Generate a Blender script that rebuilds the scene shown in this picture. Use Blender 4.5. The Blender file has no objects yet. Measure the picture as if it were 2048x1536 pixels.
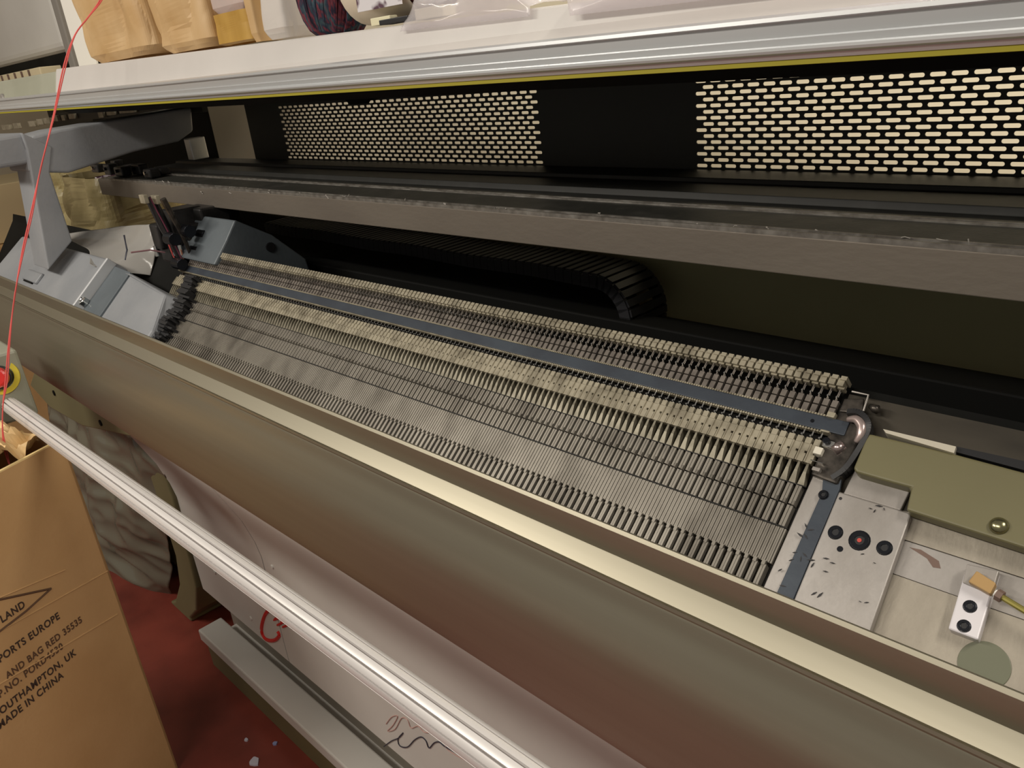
import bpy, math, random
from mathutils import Vector, Matrix, noise
S = bpy.context.scene
COL = S.collection
H = 1.47                                   # eye height over the floor
# ------------------------------------------------------------ camera
CX, CY, F = 1024.0, 768.0, 1638.54
AX = (0.69806359, 0.20052548, -0.68738399)
AY = (0.70808787, -0.33595871, 0.62108237)
AZ = (-0.1063898, -0.92028326, -0.3765102)
cam_d = bpy.data.cameras.new('camera'); cam = bpy.data.objects.new('camera', cam_d); COL.objects.link(cam)
cam_d.sensor_width = 36; cam_d.lens = F / 2048 * 36; cam_d.clip_start = 0.02; cam_d.clip_end = 60
right = Vector((AX[0], AY[0], AZ[0])); down = Vector((AX[1], AY[1], AZ[1])); fwd = Vector((AX[2], AY[2], AZ[2]))
M = Matrix.Identity(4)
for i in range(3):
    M[i][0] = right[i]; M[i][1] = -down[i]; M[i][2] = -fwd[i]
M[2][3] = H
cam.matrix_world = M
S.camera = cam
# ------------------------------------------------------------ world, lights, exposure
S.view_settings.view_transform = 'Standard'; S.view_settings.look = 'None'
S.view_settings.gamma = 1; S.view_settings.use_curve_mapping = False
S.view_settings.exposure = 0.28
w = bpy.data.worlds.new('room_air'); S.world = w; w.use_nodes = True
w.node_tree.nodes['Background'].inputs[0].default_value = (1.0, 0.90, 0.78, 1)
w.node_tree.nodes['Background'].inputs[1].default_value = 0.17

def area(name, loc, target, sx, sy, power, col=(1, .93, .82)):
    d = bpy.data.lights.new(name, 'AREA'); d.shape = 'RECTANGLE'; d.size = sx; d.size_y = sy
    d.energy = power; d.color = col
    o = bpy.data.objects.new(name, d); COL.objects.link(o)
    o.location = loc
    o.rotation_euler = (Vector(target) - Vector(loc)).to_track_quat('-Z', 'Y').to_euler()
    return o
area('ceiling_light_main', (0.75, .70, H + 1.17), (0.0, .4, H - 1), .9, .16, 24)
area('ceiling_light_aisle', (-0.5, -1.15, H + 1.17), (-.6, 0.3, H - 1), 1.2, .18, 13)
area('ceiling_light_left', (-2.3, -1.2, H + 1.17), (-1.7, .3, H - 1), 1.2, .18, 30)
area('ceiling_light_back', (-0.2, 1.40, H + 1.17), (-0.2, 1.65, H - 1), 1.6, .12, 17, (1, .93, .78))

# ------------------------------------------------------------ helpers
def ray(u, v):
    r = Vector((u - CX, v - CY, F))
    return Vector((r.dot(Vector(AX)), r.dot(Vector(AY)), r.dot(Vector(AZ))))
def at_y(u, v, y): r = ray(u, v); p = r * (y / r.y); return Vector((p.x, p.y, p.z + H))
def at_x(u, v, x): r = ray(u, v); p = r * (x / r.x); return Vector((p.x, p.y, p.z + H))
def at_z(u, v, z): r = ray(u, v); p = r * ((z - H) / r.z); return Vector((p.x, p.y, p.z + H))
SL = math.radians(40); CS, SN = math.cos(SL), math.sin(SL); OY, OZ = .498, -.418 + H
def B(x, t, h=0): return Vector((x, OY + t * CS - h * SN, OZ + t * SN + h * CS))    # needle bed plane
def at_bed(u, v, h=0):
    r = ray(u, v); n = Vector((0, -SN, CS)); o = Vector((0, OY - h * SN, OZ - H + h * CS))
    p = r * (n.dot(o) / n.dot(r)); q = p - o
    return (p.x, q.y * CS + q.z * SN)
def an(deg, y): return (y, y * math.tan(math.radians(deg)) + H)                      # point of the section seen at an angle

class MB:
    def __init__(s): s.v = []; s.f = []
    def add(s, vs, fs):
        n = len(s.v); s.v += [tuple(p) for p in vs]; s.f += [tuple(i + n for i in f) for f in fs]; return s
    def box(s, lo, hi):
        x0, y0, z0 = lo; x1, y1, z1 = hi
        return s.hexa([(x0,y0,z0),(x1,y0,z0),(x1,y1,z0),(x0,y1,z0)], [(x0,y0,z1),(x1,y0,z1),(x1,y1,z1),(x0,y1,z1)])
    def hexa(s, a, b):
        n = len(a)
        fs = [tuple(range(n - 1, -1, -1)), tuple(range(n, 2 * n))] + [(i, (i + 1) % n, n + (i + 1) % n, n + i) for i in range(n)]
        return s.add(list(a) + list(b), fs)
    def bedbox(s, x0, x1, t0, t1, h0, h1):
        return s.hexa([B(x0,t0,h0),B(x1,t0,h0),B(x1,t1,h0),B(x0,t1,h0)], [B(x0,t0,h1),B(x1,t0,h1),B(x1,t1,h1),B(x0,t1,h1)])
    def bedpoly(s, pts, h0, h1): return s.hexa([B(x, t, h0) for x, t in pts], [B(x, t, h1) for x, t in pts])
    def prism(s, prof, x0, x1, tilt=None):      # closed section extruded along the machine
        n = len(prof); k = tilt or (lambda x: 0)
        xs = [x0, x1] if not tilt else [x0 + (x1 - x0) * i / 6 for i in range(7)]
        vs = [(x, y, z + k(x)) for x in xs for (y, z) in prof]; fs = []
        for j in range(len(xs) - 1):
            for i in range(n): fs.append((j*n+i, (j+1)*n+i, (j+1)*n+(i+1) % n, j*n+(i+1) % n))
        fs += [tuple(range(n)), tuple(range(len(xs)*n-1, (len(xs)-1)*n-1, -1))]
        return s.add(vs, fs)
    def cyl(s, p0, p1, r, n=16, r1=None):
        p0 = Vector(p0); p1 = Vector(p1); d = (p1 - p0).normalized()
        a = d.orthogonal().normalized(); b = d.cross(a); r1 = r if r1 is None else r1
        A = [p0 + (a * math.cos(2*math.pi*i/n) + b * math.sin(2*math.pi*i/n)) * r for i in range(n)]
        Bq = [p1 + (a * math.cos(2*math.pi*i/n) + b * math.sin(2*math.pi*i/n)) * r1 for i in range(n)]
        return s.hexa(A, Bq)
    def ring(s, p0, p1, ro, ri, n=20):          # washer / socket collar
        p0 = Vector(p0); p1 = Vector(p1); d = (p1 - p0).normalized(); a = d.orthogonal().normalized(); b = d.cross(a)
        vs = []; fs = []
        for i in range(n):
            c = a * math.cos(2*math.pi*i/n) + b * math.sin(2*math.pi*i/n)
            vs += [p0 + c*ro, p1 + c*ro, p1 + c*ri, p0 + c*ri]
        for i in range(n):
            j = (i + 1) % n
            for k in range(4): fs.append((4*i+k, 4*j+k, 4*j+(k+1) % 4, 4*i+(k+1) % 4))
        return s.add(vs, fs)
    def tube(s, path, r, n=6):
        path = [Vector(p) for p in path]; m = len(path); vs = []; fs = []
        up = Vector((0.13, 0.2, 1)).normalized()
        for i, p in enumerate(path):
            d = (path[min(i+1, m-1)] - path[max(i-1, 0)]).normalized()
            a = d.cross(up); a = a.normalized() if a.length > .05 else d.orthogonal().normalized(); b = d.cross(a)
            rr = r[i] if isinstance(r, (list, tuple)) else r
            vs += [p + (a*math.cos(2*math.pi*k/n) + b*math.sin(2*math.pi*k/n))*rr for k in range(n)]
        for i in range(m-1):
            for k in range(n): fs.append((i*n+k, i*n+(k+1) % n, (i+1)*n+(k+1) % n, (i+1)*n+k))
        fs += [tuple(range(n-1, -1, -1)), tuple(range((m-1)*n, m*n))]
        return s.add(vs, fs)
    def dome(s, p, d, r, h, n=24, k=6):
        p = Vector(p); d = Vector(d).normalized(); a = d.orthogonal().normalized(); b = d.cross(a); vs = []; fs = []
        for j in range(k):
            q = j * math.pi / 2 / k
            vs += [p + d*h*math.sin(q) + (a*math.cos(2*math.pi*i/n) + b*math.sin(2*math.pi*i/n))*r*math.cos(q) for i in range(n)]
        vs.append(p + d*h)
        for j in range(k-1):
            for i in range(n): fs.append((j*n+i, j*n+(i+1) % n, (j+1)*n+(i+1) % n, (j+1)*n+i))
        fs += [((k-1)*n+i, (k-1)*n+(i+1) % n, k*n) for i in range(n)] + [tuple(range(n-1, -1, -1))]
        return s.add(vs, fs)
    def grid(s, fn, nu, nv):
        vs = [fn(i/(nu-1), j/(nv-1)) for j in range(nv) for i in range(nu)]
        fs = [(j*nu+i, j*nu+i+1, (j+1)*nu+i+1, (j+1)*nu+i) for j in range(nv-1) for i in range(nu-1)]
        return s.add(vs, fs)

WLOC = {}
def put(o, parent=None, loc=(0, 0, 0)):
    COL.objects.link(o); loc = Vector(loc); WLOC[o.name] = loc
    if parent is not None:
        o.parent = parent; o.location = loc - WLOC[parent.name]
    else: o.location = loc
    return o
def mk(name, mb, m, parent=None, bevel=0, smooth=False, loc=(0, 0, 0), seg=2, label=None):
    me = bpy.data.meshes.new(name); me.from_pydata([tuple(v) for v in mb.v], [], mb.f); me.update()
    import bmesh
    bm = bmesh.new(); bm.from_mesh(me); bmesh.ops.recalc_face_normals(bm, faces=bm.faces); bm.to_mesh(me); bm.free()
    me.materials.append(m)
    if smooth:
        for p in me.polygons: p.use_smooth = True
        if smooth == 'auto': me.set_sharp_from_angle(angle=math.radians(22))
    o = put(bpy.data.objects.new(name, me), parent, loc)
    if bevel:
        b = o.modifiers.new('bevel', 'BEVEL'); b.width = bevel; b.segments = seg; b.limit_method = 'ANGLE'; b.angle_limit = math.radians(35)
        b.harden_normals = False
    if label: o['label'] = label
    return o
def tag(o, label, cat, group=None, kind=None):
    o['label'] = label; o['category'] = cat
    if group: o['group'] = group
    if kind: o['kind'] = kind
    return o
def thing(name, loc, label, cat, group=None):
    return tag(put(bpy.data.objects.new(name, None), None, loc), label, cat, group)
def struct(o, label=None):
    o['kind'] = 'structure'
    if label: o['label'] = label
    return o

def mat(name, col, rough=.5, metal=0, col2=None, scale=8, detail=4, bump=0, bscale=60, stretch=(1, 1, 1), spread=(.35, .65), spec=None, coat=0):
    m = bpy.data.materials.new(name); m.use_nodes = True; t = m.node_tree; b = t.nodes['Principled BSDF']
    b.inputs['Base Color'].default_value = (*col, 1); b.inputs['Roughness'].default_value = rough; b.inputs['Metallic'].default_value = metal
    if spec is not None: b.inputs['Specular IOR Level'].default_value = spec
    if coat: b.inputs['Coat Weight'].default_value = coat
    tc = t.nodes.new('ShaderNodeTexCoord'); mp = t.nodes.new('ShaderNodeMapping'); mp.inputs['Scale'].default_value = stretch
    t.links.new(tc.outputs['Object'], mp.inputs['Vector'])
    if col2:
        n = t.nodes.new('ShaderNodeTexNoise'); n.inputs['Scale'].default_value = scale; n.inputs['Detail'].default_value = detail
        t.links.new(mp.outputs[0], n.inputs['Vector'])
        r = t.nodes.new('ShaderNodeValToRGB'); r.color_ramp.elements[0].color = (*col, 1); r.color_ramp.elements[1].color = (*col2, 1)
        r.color_ramp.elements[0].position, r.color_ramp.elements[1].position = spread
        t.links.new(n.outputs['Fac'], r.inputs[0]); t.links.new(r.outputs[0], b.inputs['Base Color'])
    if bump:
        n = t.nodes.new('ShaderNodeTexNoise'); n.inputs['Scale'].default_value = bscale; n.inputs['Detail'].default_value = 6
        t.links.new(mp.outputs[0], n.inputs['Vector'])
        bu = t.nodes.new('ShaderNodeBump'); bu.inputs['Strength'].default_value = bump; bu.inputs['Distance'].default_value = .01
        t.links.new(n.outputs['Fac'], bu.inputs['Height']); t.links.new(bu.outputs[0], b.inputs['Normal'])
    return m
def clear_plastic(name, tint=(.9, .9, .9), clear=.6, rough=.12, diff=.25):
    m = bpy.data.materials.new(name); m.use_nodes = True; t = m.node_tree
    for n in list(t.nodes):
        if n.type != 'OUTPUT_MATERIAL': t.nodes.remove(n)
    out = t.nodes['Material Output']
    tr = t.nodes.new('ShaderNodeBsdfTransparent'); tr.inputs[0].default_value = (*tint, 1)
    p = t.nodes.new('ShaderNodeBsdfPrincipled'); p.inputs['Base Color'].default_value = (*tint, 1); p.inputs['Roughness'].default_value = rough
    mx = t.nodes.new('ShaderNodeMixShader'); mx.inputs[0].default_value = 1 - clear
    t.links.new(tr.outputs[0], mx.inputs[1]); t.links.new(p.outputs[0], mx.inputs[2]); t.links.new(mx.outputs[0], out.inputs[0])
    return m
def curve(P, k=5):
    Q = []; P = [Vector(p) for p in P]
    for i in range(len(P) - 1):
        a = P[max(i-1, 0)]; b = P[i]; c = P[i+1]; d = P[min(i+2, len(P)-1)]
        for j in range(k):
            t = j / k; Q.append(0.5*((2*b) + (c-a)*t + (2*a-5*b+4*c-d)*t*t + (3*b-a-3*c+d)*t**3))
    return Q + [P[-1]]
def world_coords(m):                    # dirt that runs on over neighbouring pieces
    t = m.node_tree; g = t.nodes.new('ShaderNodeNewGeometry')
    for n in t.nodes:
        if n.type == 'MAPPING': t.links.new(g.outputs['Position'], n.inputs['Vector'])
    return m

def col(r, g, b):                    # photo-like sRGB value to linear
    f = lambda c: (c/255/12.92) if c < 10 else ((c/255 + .055)/1.055)**2.4
    return (f(r), f(g), f(b))

M_alum = mat('brushed_aluminium', col(222, 222, 222), .34, .6, col(208, 210, 212), 30, stretch=(.02, 1, 1))
M_white_alum = mat('white_anodised_rail', col(228, 224, 222), .4, .2, col(218, 214, 212), 20, stretch=(.05, 1, 1))
M_champ = mat('champagne_anodised_cover', col(164, 158, 141), .40, .88, col(158, 152, 135), 60, stretch=(.01, 1, 1))
M_lid = mat('pale_grey_lid_paint', col(208, 203, 199), .45, 0, col(201, 196, 192), 6, bump=.02, bscale=200)
M_olive = mat('olive_painted_steel', col(116, 111, 80), .5, 0, col(108, 103, 74), 5, bump=.02, bscale=200)
M_olive_lt = mat('pale_olive_paint', col(165, 165, 148), .5, 0, col(155, 155, 138), 7, bump=.02, bscale=200)
M_yel = mat('yellow_green_gasket', col(165, 155, 40), .5)
M_black = mat('black_paint_and_shade', (.003, .003, .0025), .7, 0, (.007, .007, .006), 10, spec=.15)  # black parts, and the added strips that stand in for shade
M_dark = mat('dark_olive_black_panel', (.012, .012, .008), .55, 0, (.016, .016, .011), 5)
M_beam = mat('grey_anodised_beam', col(128, 120, 110), .5, .4, col(112, 104, 96), 6, bump=.05, bscale=150, stretch=(.4, 1, 1))
M_beamtop = mat('dusty_dark_track', col(52, 52, 48), .5, .2, col(74, 72, 68), 40, bump=.05, bscale=200, spread=(.45, .8))
M_line = mat('worn_bright_track_edge', col(150, 146, 140), .4, .5, col(105, 100, 94), 60)
M_steel = world_coords(mat('worn_needle_steel', col(158, 152, 142), .38, .6, col(94, 88, 80), 26, 9, stretch=(1, .6, .6), spread=(.42, .85)))
M_steel2 = mat('dark_oily_steel', col(96, 90, 84), .35, .7, col(40, 38, 36), 90, 5, spread=(.4, .7))
M_sink = world_coords(mat('grey_sinker_steel', col(140, 132, 124), .4, .5, col(80, 74, 70), 50, 6, spread=(.42, .8)))
M_cream = world_coords(mat('cream_sinker_block', col(170, 162, 142), .45, .25, col(104, 96, 80), 45, 7, spread=(.42, .8)))
M_jack = world_coords(mat('brownish_jack_steel', col(134, 128, 112), .45, .4, col(86, 80, 66), 60, 5, spread=(.4, .75)))
M_bedbase = mat('black_bed_slot', (.012, .011, .010), .5, .3)  # near-black base showing in the slots between the needles
M_blue = mat('blue_grey_strip', col(62, 70, 80), .45, .15, col(52, 58, 68), 20, bump=.03, bscale=100)
M_plate = mat('ground_steel_plate', col(178, 173, 169), .42, .5, col(152, 146, 140), 14, 6, bump=.06, bscale=120, stretch=(1, .3, .3))
M_plate2 = mat('machined_bed_casting', col(172, 164, 150), .5, .4, col(146, 138, 126), 22, 5, bump=.15, bscale=90, stretch=(1, .25, .25))
M_screw = mat('black_oxide_screw', col(36, 38, 44), .3, .7)
M_chrome = mat('chrome', (.75, .75, .73), .12, 1)
M_wear = mat('dark_grease_mark', (.02, .018, .02), .5)
M_rust = mat('brown_rust_mark', col(112, 90, 80), .6)
M_redp = mat('red_paint_dot', col(190, 70, 60), .5)
M_tan = mat('tan_plastic_sensor', col(172, 138, 88), .5)
M_brass = mat('yellow_zinc_rod', col(170, 160, 90), .3, .7)
M_body = mat('pale_grey_body_paint', col(208, 205, 199), .5, 0, col(201, 198, 192), 4, bump=.02, bscale=180)
M_floor = mat('red_painted_floor', col(138, 64, 52), .35, 0, col(108, 48, 40), 5, 6, bump=.06, bscale=30)
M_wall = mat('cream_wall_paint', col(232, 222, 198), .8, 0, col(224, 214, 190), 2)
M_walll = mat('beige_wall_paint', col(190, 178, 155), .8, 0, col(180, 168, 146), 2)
M_card = mat('corrugated_cardboard', col(204, 166, 116), .75, 0, col(195, 156, 106), 6, 5, bump=.05, bscale=120)
M_cardedge = mat('cut_cardboard_edge', col(240, 212, 150), .8)
M_kraft = mat('kraft_paper', col(208, 176, 130), .55, 0, col(192, 156, 106), 9, 3)
M_ink = mat('faded_printing_ink', col(66, 50, 40), .8)
M_inkred = mat('faded_brown_ink', col(96, 70, 50), .8)
M_redbtn = mat('red_button_plastic', col(225, 50, 45), .3, coat=.4)
M_yellow = mat('yellow_ring_plastic', col(220, 200, 60), .5)
M_blackpl = mat('black_plastic', (.015, .015, .017), .4)
M_castg = mat('blue_grey_hammered_casting', col(150, 152, 156), .5, .05, col(138, 141, 146), 9, bump=.06, bscale=120)
M_castd = mat('slate_hammered_casting', col(98, 106, 112), .5, .05, col(86, 94, 100), 9, bump=.06, bscale=120)
M_chain = mat('black_energy_chain', (.022, .022, .025), .45)
M_thread = mat('red_yarn', col(222, 96, 92), .8)
M_marker = mat('red_marker', col(200, 35, 28), .5)
M_pencil = mat('dark_pencil', col(50, 46, 60), .6)
M_pink = mat('faint_pink_pen', col(196, 158, 150), .6)
M_plas = clear_plastic('clear_plastic_film', (.93, .91, .92), .72, .1)
M_plasg = clear_plastic('grey_plastic_film', col(140, 136, 120), .32, .07)
M_white = mat('white_paper', col(235, 230, 222), .7)
M_fleck = mat('pale_floor_fleck', col(200, 200, 215), .7)

# ------------------------------------------------------------ room
mb = MB().box((-5, -1.6, -.05), (1.4, 2.05, 0)); struct(mk('floor', mb, M_floor))
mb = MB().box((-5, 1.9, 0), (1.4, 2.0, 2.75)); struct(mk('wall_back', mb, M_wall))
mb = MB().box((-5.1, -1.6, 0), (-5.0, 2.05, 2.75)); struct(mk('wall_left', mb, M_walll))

# ------------------------------------------------------------ the machine
XL, XR = -2.9, .45
mach = thing('knitting_machine', (-1.0, .62, 0), 'long industrial flat-bed knitting machine with open lid, steel needle bed and pale grey body', 'knitting machine')
# body
seam = -1.575
for (x0, x1) in ((-2.04, seam - .0022), (seam + .0022, XR)):
    pr = [an(-53.2, .530), an(-54.9, .548), an(-55.3, .560), an(-56.2, .590), an(-57.3, .606), an(-58.2, .612), (.612, an(-64.5, .612)[1]), (.64, an(-64.5, .612)[1]), (.64, an(-53.2, .53)[1])]
    bp = mk('body_panel', MB().prism(pr, x0, x1), M_body, mach, smooth='auto')
    if x0 < -2:
        for (u, v) in ((430, 1144), (502, 1236)):
            p = at_y(u, v, .612); mk('panel_screw', MB().cyl(p + Vector((0, .002, 0)), p - Vector((0, .003, 0)), .006, 14), M_body, bp, bevel=.0012)
        redp = bp
    else:
        p = at_y(545, 1133, .612); mk('panel_screw', MB().cyl(p + Vector((0, .002, 0)), p - Vector((0, .003, 0)), .005, 14), M_body, bp, bevel=.0012)
        greyp = bp
def scribble(pts, r, m, parent, name, y=.611):
    P = [at_y(u, v, y) for u, v in pts]; Q = []
    for i in range(len(P) - 1):
        a = P[max(i-1, 0)]; b = P[i]; c = P[i+1]; d = P[min(i+2, len(P)-1)]
        for k in range(4):
            t = k / 4
            Q.append(0.5*((2*b) + (c-a)*t + (2*a-5*b+4*c-d)*t*t + (3*b-a-3*c+d)*t**3))
    Q.append(P[-1]); mk(name, MB().tube(Q, r, 6), m, parent)
scribble([(541,1217),(531,1228),(525,1246),(524,1262),(530,1276),(541,1281),(552,1279),(559,1270),(556,1263)], .0048, M_marker, greyp, 'marker_scribble')
scribble([(549,1222),(556,1232),(548,1240),(560,1236),(563,1246),(555,1250),(569,1244),(578,1248),(566,1254)], .0028, M_marker, greyp, 'marker_scribble')
scribble([(768,1493),(783,1482),(797,1476),(806,1466),(796,1478),(800,1492),(815,1494),(829,1480),(842,1474),(852,1482),(858,1496),(868,1486),(878,1484),(888,1492),(905,1502),(925,1514),(945,1526)], .0012, M_pencil, greyp, 'pencil_scribble')
scribble([(772,1448),(783,1434),(795,1432),(786,1450),(775,1462),(790,1458),(803,1436),(815,1440),(822,1456),(836,1452),(848,1464),(866,1466),(884,1476),(896,1500),(930,1520)], .0009, M_pink, greyp, 'pencil_scribble')
mk('seam_dark_strip', MB().box((seam - .02, .614, H - 1.26), (seam + .02, .636, H - .86)), M_black, mach)  # black strip added to darken the gap between the panels
# base
zs = H - 1.353
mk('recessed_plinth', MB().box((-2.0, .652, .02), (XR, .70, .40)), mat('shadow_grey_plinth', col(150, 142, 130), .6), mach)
bs = mk('base_step', MB().box((-1.98, .550, zs - .035), (XR, .618, zs)), M_body, mach, bevel=.004)
mk('step_groove', MB().box((-1.98, .618, zs - .10), (XR, .655, zs - .045)), M_body, mach)
mk('step_skirt', MB().box((-1.965, .558, 0), (XR, .615, zs - .035)), M_olive, mach, bevel=.002)
# end cheek, olive, curved foot
o_in = [(-2.045, -.74), (-2.03, -.99), (-2.045, -1.20), (-2.06, -1.285), (-2.12, -1.39), (-2.2, -1.455), (-2.2, -1.47)]
o_out = [(-2.36, -1.47), (-2.30, -1.44), (-2.20, -1.33), (-2.155, -1.213), (-2.16, -.99), (-2.18, -.74)]
ch = o_in + o_out
mk('end_cheek', MB().hexa([(x, .600, z + H) for x, z in ch], [(x, 1.15, z + H) for x, z in ch]), M_olive, mach, bevel=.02, seg=4)
# front cover, one long extrusion
yf = .437
yg = yf - .009
pr = [(yf + .006, an(-40.3, yf)[1] - .03), (yf + .0035, an(-40.3, yf)[1] - .001), an(-40.25, yf + .0015), an(-40.6, yf - .0005), an(-40.68, yf - .0005), (yf + .006, an(-42.30, yf + .006)[1]),
      an(-42.42, yf + .005), an(-44.05, yg + .001), an(-44.15, yg + .0015), an(-44.22, yg), an(-44.45, yg - .0004), an(-44.55, yg + .0004), an(-44.8, yg - .0008), an(-45.2, yg - .0012)]
for k in range(1, 13):
    a = -45.2 - k * (54.5 - 45.2) / 12
    pr.append(an(a, yg - .0012 - .020 * (k / 12) - .006 * math.sin(math.pi * k / 12)))
pr += [an(-54.9, yg - .017), an(-54.8, yg - .010), (yg - .005, an(-54, yf-.03)[1] + .04), (yg + .008, an(-44.4, yg)[1] - .01), (yf + .012, an(-42.35, yf)[1] - .012), (yf + .012, an(-40.3, yf)[1] - .03)]
fc = mk('front_cover', MB().prism(pr, XL, XR + .1), M_champ, mach, smooth='auto')
# lower handle rail with grooves
pL = Vector((-1.858, .3, H - .560 - .002)); pR = Vector((.25, .3, H - .5055)); d = (pR - pL)
prof = []
N = 200
for i in range(N):
    a = 2 * math.pi * i / N; r = .0165
    for g in (1.15, 1.72, 2.28, 2.85, 3.5):
        if abs(a - g) < .065: r = .0085
    prof.append((math.cos(a) * r, math.sin(a) * r))
mb = MB().hexa([(pL.x, pL.y + y, pL.z + z) for y, z in prof], [(pR.x, pR.y + y, pR.z + z) for y, z in prof])
mk('handle_rail', mb, M_white_alum, mach)
# control head at rail end with emergency stop
ca = at_x(30, 800, -1.9)
cb = mk('control_head', MB().box((-2.02, .262, H - .600), (-1.862, .345, H - .455)), M_olive_lt, mach, bevel=.006)
e = at_x(0, 754, -1.87)
ex = Vector((.9, -.35, .25)).normalized()
mk('guard_ring', MB().ring(e - ex*.004, e + ex*.004, .036, .026, 28), M_yellow, cb)
mk('button_collar', MB().cyl(e - ex*.006, e + ex*.018, .024, 24), M_blackpl, cb, bevel=.002)
mk('emergency_button', MB().cyl(e + ex*.018, e + ex*.036, .022, 24, .020), M_redbtn, cb, bevel=.005, label='red mushroom button')
# left frame beam with two holes under the cover
fb = mk('frame_beam', MB().hexa([at_y(60, 770, .47), at_y(75, 722, .47), at_y(330, 880, .47), at_y(262, 873, .47), at_y(165, 852, .47), at_y(100, 815, .47)],
   [at_y(60, 770, .47) + Vector((0, .05, 0)), at_y(75, 722, .47) + Vector((0, .05, 0)), at_y(330, 880, .47) + Vector((0, .05, 0)), at_y(262, 873, .47) + Vector((0, .05, 0)), at_y(165, 852, .47) + Vector((0, .05, 0)), at_y(100, 815, .47) + Vector((0, .05, 0))]), M_olive, mach, bevel=.003)
for (u, v) in ((108, 786), (201, 846)):
    p = at_y(u, v, .469); mk('bolt_hole', MB().cyl(p - Vector((0, .0015, 0)), p + Vector((0, .004, 0)), .0075, 14), M_black, fb)

# ---- rear interior
ty0, tz0 = .652, H - .303
mk('rear_trough', MB().prism([(ty0, tz0), (ty0 + .03, tz0 - .10), (.80, H - .52), (.845, H - .52), (.845, H - .53), (.64, H - .53), (.50, H - .52), (.645, tz0 - .02)], XL, XR), M_black, mach)
mk('rear_bar', MB().prism([(.845, H - .53), (.845, an(-23.35, .845)[1]), (.885, an(-22.5, .885)[1]), (.93, an(-22.3, .93)[1]), (.93, H - .53)], -1.6, XR), mat('dark_rear_rail', (.005, .005, .0045), .7, spec=.15), mach, bevel=.003)
mk('rear_wall_panel', MB().box((-2.1, .985, H - .60), (XR, 1.0, H - .215)), mat('dark_olive_interior_paint', col(190, 190, 148), .55, 0, col(182, 182, 140), 5), mach)
# back plates with perforations
def slots(x0, ncol, nrow, z1, pitch, rp, sl, sh, y, first_wide=True, thick=.0015):
    mb = MB()
    for r in range(nrow):
        zc = z1 - rp * (r + .5); off = 0 if r % 2 == 0 else pitch / 2
        if off: # filler half cells
            mb.add([(x0, y, zc - rp/2), (x0 + off, y, zc - rp/2), (x0 + off, y, zc + rp/2), (x0, y, zc + rp/2)], [(0, 1, 2, 3)])
        n = ncol if not off else ncol - 1
        for c in range(n):
            xc = x0 + off + pitch * (c + .5); hp = pitch/2; hr = rp/2
            rad = sh/2 * .9; a = sl/2; b = sh/2
            hole = []
            for k in range(3): t = -math.pi/2 + k*math.pi/2/2; hole.append((a - rad + rad*math.cos(t), -b + rad + rad*math.sin(t)))
            for k in range(3): t = k*math.pi/4; hole.append((a - rad + rad*math.cos(t), b - rad + rad*math.sin(t)))
            for k in range(3): t = math.pi/2 + k*math.pi/4; hole.append((-a + rad + rad*math.cos(t), b - rad + rad*math.sin(t)))
            for k in range(3): t = math.pi + k*math.pi/4; hole.append((-a + rad + rad*math.cos(t), -b + rad + rad*math.sin(t)))
            V = [(xc - hp, y, zc - hr), (xc + hp, y, zc - hr), (xc + hp, y, zc + hr), (xc - hp, y, zc + hr)] + [(xc + px, y, zc + pz) for px, pz in hole] + [(xc + px, y + thick, zc + pz) for px, pz in hole]
            o = 4; Fs = [(1, o+2, o+1, o+0), (1, o+3, o+2), (1, 2, o+3), (2, o+5, o+4, o+3), (2, o+6, o+5), (2, 3, o+6), (3, o+8, o+7, o+6), (3, o+9, o+8), (3, 0, o+9), (0, o+11, o+10, o+9), (0, o+0, o+11), (0, 1, o+0)]
            Fs += [(o+i, o+(i+1) % 12, 16+(i+1) % 12, 16+i) for i in range(12)]
            mb.add(V, Fs)
        if off:
            xe = x0 + off + pitch*n
            mb.add([(xe, y, zc - rp/2), (x0 + pitch*ncol, y, zc - rp/2), (x0 + pitch*ncol, y, zc + rp/2), (xe, y, zc + rp/2)], [(0, 1, 2, 3)])
    return mb, x0 + pitch*ncol
PY = .96; PIT = .02155; RP = .00762; zt = H - .0605
mb, xe1 = slots(-.927 - 37*PIT, 37, 17, zt, PIT, RP, .0166, .0046, PY); mk('perforated_panel', mb, M_dark, mach)
xb1 = -.927 - 37*PIT
mb, xe2 = slots(-.646, 50, 17, zt, PIT, RP, .0166, .0046, PY); mk('perforated_panel', mb, M_dark, mach)
zb = zt - 17*RP
for (x0, x1) in ((-1.875, xb1), (-.927, -.646), (xe2, xe2 + .2)):
    mk('back_plate', MB().box((x0, PY, zb), (x1, PY + .0015, zt)), M_dark, mach)
for (z0, z1) in ((zt, H + .005), (H - .215, zb)):
    mk('back_plate', MB().box((-1.875, PY, z0), (xe2 + .2, PY + .0015, z1)), M_dark, mach)
mk('back_plate', MB().box((-2.9, PY, H - .30), (-2.071, PY + .002, H + .005)), M_black, mach)
mk('rail_bracket', MB().box((-2.02, .86, H - .165), (-1.99, .90, H - .115)), M_alum, mach, bevel=.002)
# latch tab in front of the left perforation
mk('latch_tab', MB().hexa([at_y(696, 196, .955), at_y(746, 194, .955), at_y(738, 206, .955), at_y(708, 208, .955)], [at_y(696, 196, .955) - Vector((0, .01, 0)), at_y(746, 194, .955) - Vector((0, .01, 0)), at_y(738, 206, .955) - Vector((0, .01, 0)), at_y(708, 208, .955) - Vector((0, .01, 0))]), M_black, mach)

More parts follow.
